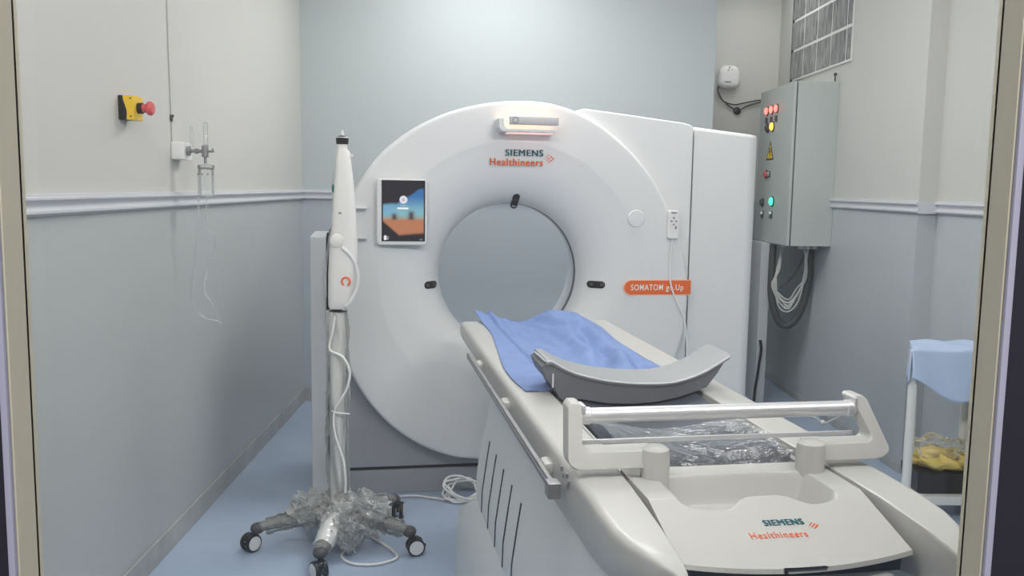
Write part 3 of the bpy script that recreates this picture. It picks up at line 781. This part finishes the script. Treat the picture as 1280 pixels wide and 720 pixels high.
# cable on floor
q = MB()
pts = [(HX+.03, HY-.12, .02), (-.56, 3.74, .008), (-.50, 3.69, .008), (-.43, 3.60, .008), (-.40, 3.52, .008), (-.47, 3.46, .008), (-.57, 3.46, .008), (-.63, 3.53, .008), (-.62, 3.64, .008), (-.60, 3.84, .008), (-.60, 4.08, .008), (-.55, 4.20, .008), (-.42, 4.265, .008), (-.30, 4.235, .008), (-.22, 4.215, .010)]
cx, cy = -.155, 4.225
for k in range(46):
    a = k*.62; r = .085+.018*sin(k*1.7); pts.append((cx+r*cos(a+2.6)*.95, cy-.01+r*.45*sin(a+2.6), max(.010, .045+.0006*k+(.045+.012*sin(k*.9))*sin(a+2.6+.5*sin(k*.13)))))
q.tube(pts, .0055, 8, smooth=5)
o = q.build('floor_cable', 'glove_cable'); tag(o, 'white power cable looping over the floor into a coil at the table pedestal', 'cable')

# ------------------------------------------------------------------ left wall fittings
XL -= .002
es = thing('emergency_stop', 'yellow and black emergency stop box with red mushroom button on the left wall', 'emergency button', (XL, 3.29, 1.77))
EO = (XL, 3.29, 1.77)
q = MB()
bp = [(XL, 1.770), (XL+.022, 1.770)] + [(XL+.024+.009*sin(pi*k/8)*(1 if k < 4 else 1), 1.772+.080*k/8) for k in range(1, 8)] + [(XL+.016, 1.857), (XL, 1.857)]
bp = [(XL, 1.770), (XL+.030, 1.770), (XL+.032, 1.790), (XL+.031, 1.805), (XL+.026, 1.822), (XL+.020, 1.840), (XL+.018, 1.857), (XL, 1.857)]
q.prism(bp, lambda u, v, d: (u, d, v), 3.250, 3.330, .002); q.build('back_box', 'black', es, EO)
fp = bp[1:-1] + [(XL+.058, 1.857), (XL+.058, 1.770)]
q = MB(); q.prism(fp, lambda u, v, d: (u, d, v), 3.249, 3.331, .002); q.build('cover', 'yellow', es, EO)
for z in (1.782, 1.846):
    q = MB(); q.cyl((XL+.047, 3.2495, z), (XL+.047, 3.246, z), .003, 10); q.build('screw', 'charcoal', es, EO)
q = MB(); q.cyl((XL+.057, 3.29, 1.814), (XL+.075, 3.29, 1.814), .020, 24); q.build('collar', 'black', es, EO)
q = MB(); q.lathe([(.015, .072), (.016, .088), (.024, .094), (.026, .104), (.020, .112), (.004, .114)], (XL, 3.29, 1.814), (1,0,0), 24); q.build('push_button', 'red', es, EO)
XL += .002

q = MB(); q.tube([(XL+.004, 3.745, ZC), (XL+.004, 3.752, 2.2), (XL+.004, 3.765, 1.716)], .0035, 8)
cd = thing('wall_conduit', 'thin pale pipe running down the left wall to the oxygen outlet', 'pipe', (XL, 3.76, 1.716)); q.build('pipe', 'pale_cable', cd, (XL, 3.76, 1.716))
q = MB(); q.cyl((XL, 3.758, 1.822), (XL+.014, 3.758, 1.822), .006, 12); q.box((XL, 3.753, 1.80), (XL+.010, 3.763, 1.818), .001); q.build('pipe_clip', 'charcoal', cd, (XL, 3.76, 1.716))

ox = thing('oxygen_outlet', 'white wall outlet box with chrome flow meter and clear humidifier bottle on the left wall', 'oxygen outlet', (XL, 3.80, 1.64)); OO = (XL, 3.80, 1.64)
q = MB(); q.prism(rrect(3.755, 3.865, 1.642, 1.716, .008), lambda u, v, d: (XL+d, u, v), 0, .052, .004); q.build('outlet_box', 'router', ox, OO)
q = MB(); q.cyl((XL+.05, 3.80, 1.680), (XL+.066, 3.80, 1.680), .020, 24, .003); q.cyl((XL+.066, 3.80, 1.680), (XL+.115, 3.80, 1.680), .007); q.cyl((XL+.085, 3.80, 1.680), (XL+.10, 3.80, 1.680), .011, 6)
q.cyl((XL+.128, 3.80, 1.655), (XL+.128, 3.80, 1.705), .014, 20, .002); q.cyl((XL+.14, 3.80, 1.680), (XL+.166, 3.80, 1.680), .005); q.cyl((XL+.160, 3.80, 1.675), (XL+.160, 3.80, 1.692), .004); q.cyl((XL+.128, 3.80, 1.625), (XL+.128, 3.80, 1.655), .006)
fm = q.build('flow_meter', 'steel', ox, OO)
q = MB(); q.cyl((XL+.132, 3.80, 1.705), (XL+.132, 3.80, 1.800), .010, 16, .003); q.cyl((XL+.072, 3.80, 1.695), (XL+.072, 3.80, 1.785), .007, 12, .002); q.build('flow_tube', 'clear', fm, OO)
q = MB(); q.lathe([(.010, 1.628), (.034, 1.622), (.035, 1.606), (.031, 1.604), (.031, 1.50), (.028, 1.49), (.004, 1.488)], (XL+.130, 3.80, 0), (0,0,1), 28); bo = q.build('humidifier_bottle', 'clear', ox, OO)
q = MB(); q.lathe([(.0355, 1.606), (.0355, 1.612)], (XL+.130, 3.80, 0), (0,0,1), 28)
q.build('bottle_ring', 'grey_print', bo, OO)
for a in range(180, 361, 40):
    q = MB(); q.box((XL+.130+.033*cos(radians(a))-.003, 3.80+.033*sin(radians(a))-.003, 1.560+.02*(a%80 > 0)), (XL+.130+.033*cos(radians(a))+.003, 3.80+.033*sin(radians(a))+.003, 1.566+.02*(a%80 > 0)), .001); q.build('bottle_mark', 'grey_print', bo, OO)
q = MB(); q.tube([(XL+.098, 3.79, 1.60), (XL+.10, 3.78, 1.40), (XL+.075, 3.78, 1.20), (XL+.06, 3.78, 1.09), (XL+.075, 3.78, 1.01), (XL+.11, 3.80, .965), (XL+.15, 3.82, .95), (XL+.17, 3.83, .94)], .0034, 8, smooth=6)
q.tube([(XL+.130, 3.80, 1.49), (XL+.128, 3.80, 1.38), (XL+.155, 3.82, 1.30), (XL+.12, 3.82, 1.18), (XL+.11, 3.80, 1.09), (XL+.14, 3.80, 1.03), (XL+.17, 3.82, .955)], .0034, 8, smooth=6)
q.build('tubing', 'clear', ox, OO)

# ------------------------------------------------------------------ right side fittings
ro = thing('wifi_router', 'white rounded wireless access point with black cables high on the back wall', 'router', (1.835, YA, 2.36)); RR = (1.835, YA, 2.36)
q = MB(); rg = []
def rsq(cx, cz, a, b, k=3.2, n=40):
    return [(cx+a*math.copysign(abs(cos(t))**(2/k), cos(t))*(1-.10*sin(t)), cz+b*math.copysign(abs(sin(t))**(2/k), sin(t))) for t in [2*pi*i/n for i in range(n)]]
for y, f in ((-.003, .93), (.012, .99), (.03, 1.0), (.048, .96), (.062, .86), (.070, .70), (.074, .40)):
    rg.append([(x, YA-y, z) for x, z in rsq(1.840, 2.449, .088*f, .092*f)])
q.loft(rg); q.build('shell', 'router', ro, RR, sharp=60)
for a_, b_ in (((1.820, YA-.0750, 2.494), (1.831, YA-.066, 2.505)), ((1.830, YA-.0735, 2.515), (1.840, YA-.066, 2.525)), ((1.845, YA-.075, 2.503), (1.862, YA-.066, 2.507)), ((1.80, YA-.0765, 2.404), (1.850, YA-.066, 2.412))):
    q = MB(); q.box(a_, b_, .001); q.build('indicator', 'grey_print', ro, RR)
q = MB(); q.tube([(1.765, YA-.03, 2.385), (1.756, YA-.03, 2.35), (1.775, YA-.03, 2.295), (1.818, YA-.02, 2.255), (1.90, YA-.015, 2.235), (1.98, YA-.015, 2.25), (2.08, YA-.02, 2.27), (2.20, YA-.02, 2.285)], .0055, 8, smooth=6)
q.tube([(1.765, YA-.03, 2.385), (1.760, YA-.025, 2.345), (1.79, YA-.025, 2.28), (1.84, YA-.02, 2.235), (1.895, YA-.015, 2.20), (1.925, YA-.02, 2.188)], .0055, 8, smooth=6)
q.tube([(1.94, YA-.02, 2.19), (2.0, YA-.015, 2.225), (2.09, YA-.02, 2.255), (2.2, YA-.02, 2.28)], .0055, 8, smooth=6)
q.build('network_cable', 'grey_cable', ro, RR)
q = MB(); q.lathe([(.030, 0), (.030, .012), (.024, .020), (.010, .024)], (1.925, YA, 2.185), (0,-1,0), 20)
q.build('cable_entry', 'black', ro, RR)

cb = thing('electrical_cabinet', 'grey steel electrical cabinet with coloured indicator lamps on the right wall', 'electrical cabinet', (2.1, 6.3, 1.18)); CO = (2.1, 6.3, 1.18)
q = MB(); q.box((1.985, 5.915, 1.18), (XR, 6.66, 2.275), .004); q.build('body', 'cabinet', cb, CO)
q = MB(); q.box((1.975, 5.920, 1.185), (1.987, 6.655, 2.270)); q.build('gasket', 'cabinet_edge', cb, CO)
q = MB(); q.box((1.958, 5.915, 1.18), (1.976, 6.66, 2.275), .003); door = q.build('door', 'cabinet', cb, CO)
def lampb(name, y, z, m, r=.020, bez=True):
    q = MB(); q.lathe([(r*.95, 0), (r*.95, .012), (r*.7, .020), (.003, .022)], (1.956, y, z), (-1,0,0), 20); q.build(name, m, door, CO)
    if bez:
        q = MB(); q.lathe([(r*1.25, 0), (r*1.25, .006), (r, .008)], (1.958, y, z), (-1,0,0), 20); q.build('lamp_bezel', 'charcoal', door, CO)
for y, z in ((6.478, 2.125), (6.365, 2.125), (6.256, 2.125)): lampb('red_indicator', y, z, 'red_lamp', .026)
for y, z in ((6.478, 2.055), (6.365, 2.055), (6.256, 2.055)):
    q = MB(); q.box((1.944, y-.012, z-.022), (1.959, y+.012, z+.022), .003); q.build('rocker_switch', 'charcoal', door, CO)
lampb('amber_indicator', 6.335, 2.005, 'amber_lamp', .030); lampb('black_button', 6.445, 2.0, 'charcoal', .028)
lampb('red_switch', 6.43, 1.668, 'red', .026); lampb('grey_switch', 6.36, 1.668, 'grey_print', .018)
lampb('green_indicator', 6.263, 1.475, 'green_lamp', .030); lampb('black_button', 6.49, 1.465, 'charcoal', .026)
for y, z in ((6.476, 1.385), (6.269, 1.39)):
    lampb('toggle_switch', y, z, 'silver', .014); q = MB(); q.box((1.944, y-.012, z-.035), (1.958, y+.012, z-.008), .002); q.build('toggle_lever', 'charcoal', door, CO)
q = MB(); q.prism([(6.46, 1.770), (6.29, 1.770), (6.375, 1.905)], lambda u, v, d: (d, u, v), 1.9565, 1.959); ws_ = q.build('warning_triangle', 'black', door, CO)
q = MB(); q.prism([(6.438, 1.780), (6.312, 1.780), (6.375, 1.884)], lambda u, v, d: (d, u, v), 1.9555, 1.957); q.build('triangle_face', 'yellow', ws_, CO)
q = MB(); q.prism([(6.39, 1.855), (6.368, 1.855), (6.352, 1.822), (6.370, 1.824), (6.362, 1.788), (6.395, 1.832), (6.378, 1.830)], lambda u, v, d: (d, u, v), 1.9545, 1.956); q.build('bolt_symbol', 'black', ws_, CO)
q = MB(); q.cyl((2.235, 5.94, 2.275), (2.235, 5.94, 2.315), .005, 10); q.ball((2.235, 5.94, 2.325), (.012, .012, .012), 12, 8); q.build('lifting_eye', 'charcoal', cb, CO)
for x, y in ((2.06, 6.30), (2.12, 6.10), (2.17, 6.10), (2.215, 6.10)):
    q = MB(); q.cyl((x, y, 1.15), (x, y, 1.182), .020, 16, .003); q.build('cable_gland', 'router', cb, CO)

cbl = thing('cable_bundle', 'thick dark hose and thin wires hanging in a loop under the electrical cabinet', 'cables', (2.1, 6.2, 1.15)); LO = (2.1, 6.2, 1.15)
q = MB(); q.tube([(1.99, 6.3, 1.165), (1.985, 6.29, 1.0), (1.988, 6.28, .80), (2.03, 6.27, .64), (2.09, 6.26, .585), (2.15, 6.24, .62), (2.20, 6.22, .74), (2.225, 6.20, .92), (2.225, 6.20, 1.05), (2.222, 6.2, 1.165)], .026, 12, smooth=8); q.build('hose', 'grey_cable', cbl, LO)
q = MB()
random.seed(3)
for k in range(7):
    a = random.uniform(-.02, .02); b_ = random.uniform(-.02, .02); dz = random.uniform(-.06, .05)
    q.tube([(2.06+a, 6.30, 1.165), (2.02+b_, 6.28, 1.0), (2.00+a, 6.26, .88), (2.03+b_, 6.26, .78+dz), (2.10, 6.24, .74+dz), (2.16+a, 6.22, .82+dz), (2.18+b_, 6.18, .95), (2.17+a, 6.12, 1.165)], .0055, 6, smooth=6)
q.build('pale_wires', 'pale_cable', cbl, LO)
q = MB(); q.tube([(2.17, 6.12, 1.165), (2.15, 6.16, 1.05), (2.08, 6.2, .92), (2.02, 6.22, .86)], .008, 8, smooth=6); q.build('dark_wire', 'grey_cable', cbl, LO)

q = MB(); q.box((1.905, 6.30, 0), (1.975, 6.56, 1.178), .004)
o = q.build('cable_duct', 'panel', None, (1.94, 6.43, 0)); o.location = (1.94, 6.43, 0); tag(o, 'grey upright cable duct between the floor and the electrical cabinet', 'cable duct')
q = MB(); q.tube([(1.925, 6.285, .47), (1.933, 6.28, .40), (1.925, 6.285, .30), (1.915, 6.285, .2), (1.905, 6.29, .11), (1.90, 6.29, .01)], .010, 8, smooth=5)
o = q.build('floor_lead', 'black', None, (1.92, 6.28, 0)); o.location = (1.92, 6.28, 0); tag(o, 'short black cable hanging at the foot of the grey cable duct', 'cable')

# trolley
TY = 4.0
tr = thing('service_trolley', 'white tube-framed trolley at the right edge beside the window frame', 'trolley', (2.13, 4.18, 0)); TR = (2.13, 4.18, 0)
for x, y in ((1.950, TY), (2.325, TY), (2.062, TY+.22), (2.325, TY+.22)):
    q = MB(); q.cyl((x, y, .0), (x, y, .825), .021, 20, .004); q.build('post', 'trolley', tr, TR)
TP = [(1.93, TY-.02), (2.345, TY-.02), (2.345, TY+.24), (2.045, TY+.24)]
q = MB(); q.prism(TP, lambda u, v, d: (u, v, d), .78, .81, .005); q.build('top_shelf', 'trolley', tr, TR)
q = MB(); q.prism(TP, lambda u, v, d: (u, v, d), .085, .128, .005); q.build('lower_shelf', 'trolley', tr, TR)
def tdr(u, v):
    # v: 0 front hem .. 1 back; u across
    x = 1.922 + .428*u
    if v < .42:
        f = v/.42; hem = .70 - .095*ss(0, .55, u) - .02*sin(4*u)
        z = hem + (.830-hem)*f; y = TY-.030 - .012*sin(14*u+3*f)*(1-f) - .012*(1-f)
    else:
        f = (v-.42)/.58; z = .832 + .004*sin(11*u+5*f); y = TY-.03 + .27*f; x += .115*f*(1-u)
    return (x, y, z)
q = MB(); q.grid(tdr, 40, 40)
def tds(u, v):
    y = TY-.030+.27*u; f = v; z = .832 - (.15+.03*sin(5*u))*f; return (1.922+.115*u-.006*f - .006*sin(12*u)*f, y, z)
q.grid(tds, 20, 14)
bmesh.ops.remove_doubles(q.bm, verts=q.bm.verts[:], dist=.001)
o = q.build('trolley_cover', 'drape_pale', None, (2.13, 4.18, .85), sharp=180); o.location = (2.13, 4.18, .85); tag(o, 'pale blue disposable cover draped over the top of the white trolley', 'sheet')
sm = o.modifiers.new('thickness', 'SOLIDIFY'); sm.thickness = .0015; sm.offset = 1
q = MB(); q.loft([[(x, y, z) for x, y in rrect(2.02-k, 2.29+k, TY+.015-k, TY+.205+k, .015)] for z, k in ((.128, -.006), (.135, 0), (.225, .006), (.232, .006))])
o = q.build('waste_tub', 'black', None, (2.13, 4.16, .128)); o.location = (2.13, 4.16, .128); tag(o, 'black tub standing on the lower shelf of the white trolley', 'tub')
random.seed(5)
def bag(d): return 1 + .10*sin(9*d.x+3*d.z)+.08*sin(14*d.y+11*d.x)+.05*sin(23*d.z+7*d.y)
q = MB(); q.ball((2.155, TY+.11, .275), (.145, .11, .048), 40, 22, bag); o = q.build('yellow_waste_bag', 'yellow_bag', None, (2.13, 4.16, .24), sharp=180); o.location = (2.13, 4.16, .24); tag(o, 'crumpled yellow bag bulging out of the black tub', 'plastic bag')
q = MB(); q.ball((2.14, TY+.11, .325), (.135, .10, .055), 40, 22, lambda d: 1 + .16*sin(8*d.x+2*d.z)+.12*sin(13*d.y+11*d.x)+.08*sin(27*d.z+9*d.y)); o = q.build('clear_waste_bag', 'wrap', None, (2.13, 4.16, .33), sharp=60); o.location = (2.13, 4.16, .33); tag(o, 'clear crumpled plastic bag heaped on the yellow bag of the trolley', 'plastic bag')

# ------------------------------------------------------------------ light
def area(name, loc, w, h, e, col=(1, .985, .96), rot=(0,0,0)):
    l = bpy.data.lights.new(name, 'AREA'); l.shape = 'RECTANGLE'; l.size = w; l.size_y = h; l.energy = e; l.color = col
    o = bpy.data.objects.new(name, l); COL.objects.link(o); o.location = loc; o.rotation_euler = rot; return o
for x, y, e in ((.4, 2.8, 3), (.5, 4.3, 25), (-.1, 5.5, 15), (1.85, 6.5, 6)):
    area('ceiling_panel_light', (x, y, ZC-.03), 1.1, .6, e)
for x, e in ((-.55, 18), (1.35, 22)):
    area('upright_fill_light', (x, YN+.06, 2.70), 1.2, .10, e, rot=(radians(72), 0, 0))  # unseen fill lights added above the window to brighten upright faces
area('jamb_fill_light', (.2, -.9, 2.75), 1.2, .3, 42, rot=(radians(40), 0, 0))  # unseen fill added behind the camera to brighten the beige jamb
w = bpy.data.worlds.new('world'); SC.world = w; w.use_nodes = True
w.node_tree.nodes['Background'].inputs[0].default_value = (.24, .24, .25, 1); w.node_tree.nodes['Background'].inputs[1].default_value = 1
vs_ = SC.view_settings
vs_.view_transform = 'Standard'; vs_.look = 'None'; vs_.gamma = 1; vs_.exposure = .44; vs_.use_curve_mapping = False
SC.cycles.max_bounces = 12; SC.cycles.transparent_max_bounces = 16; SC.cycles.use_denoising = True
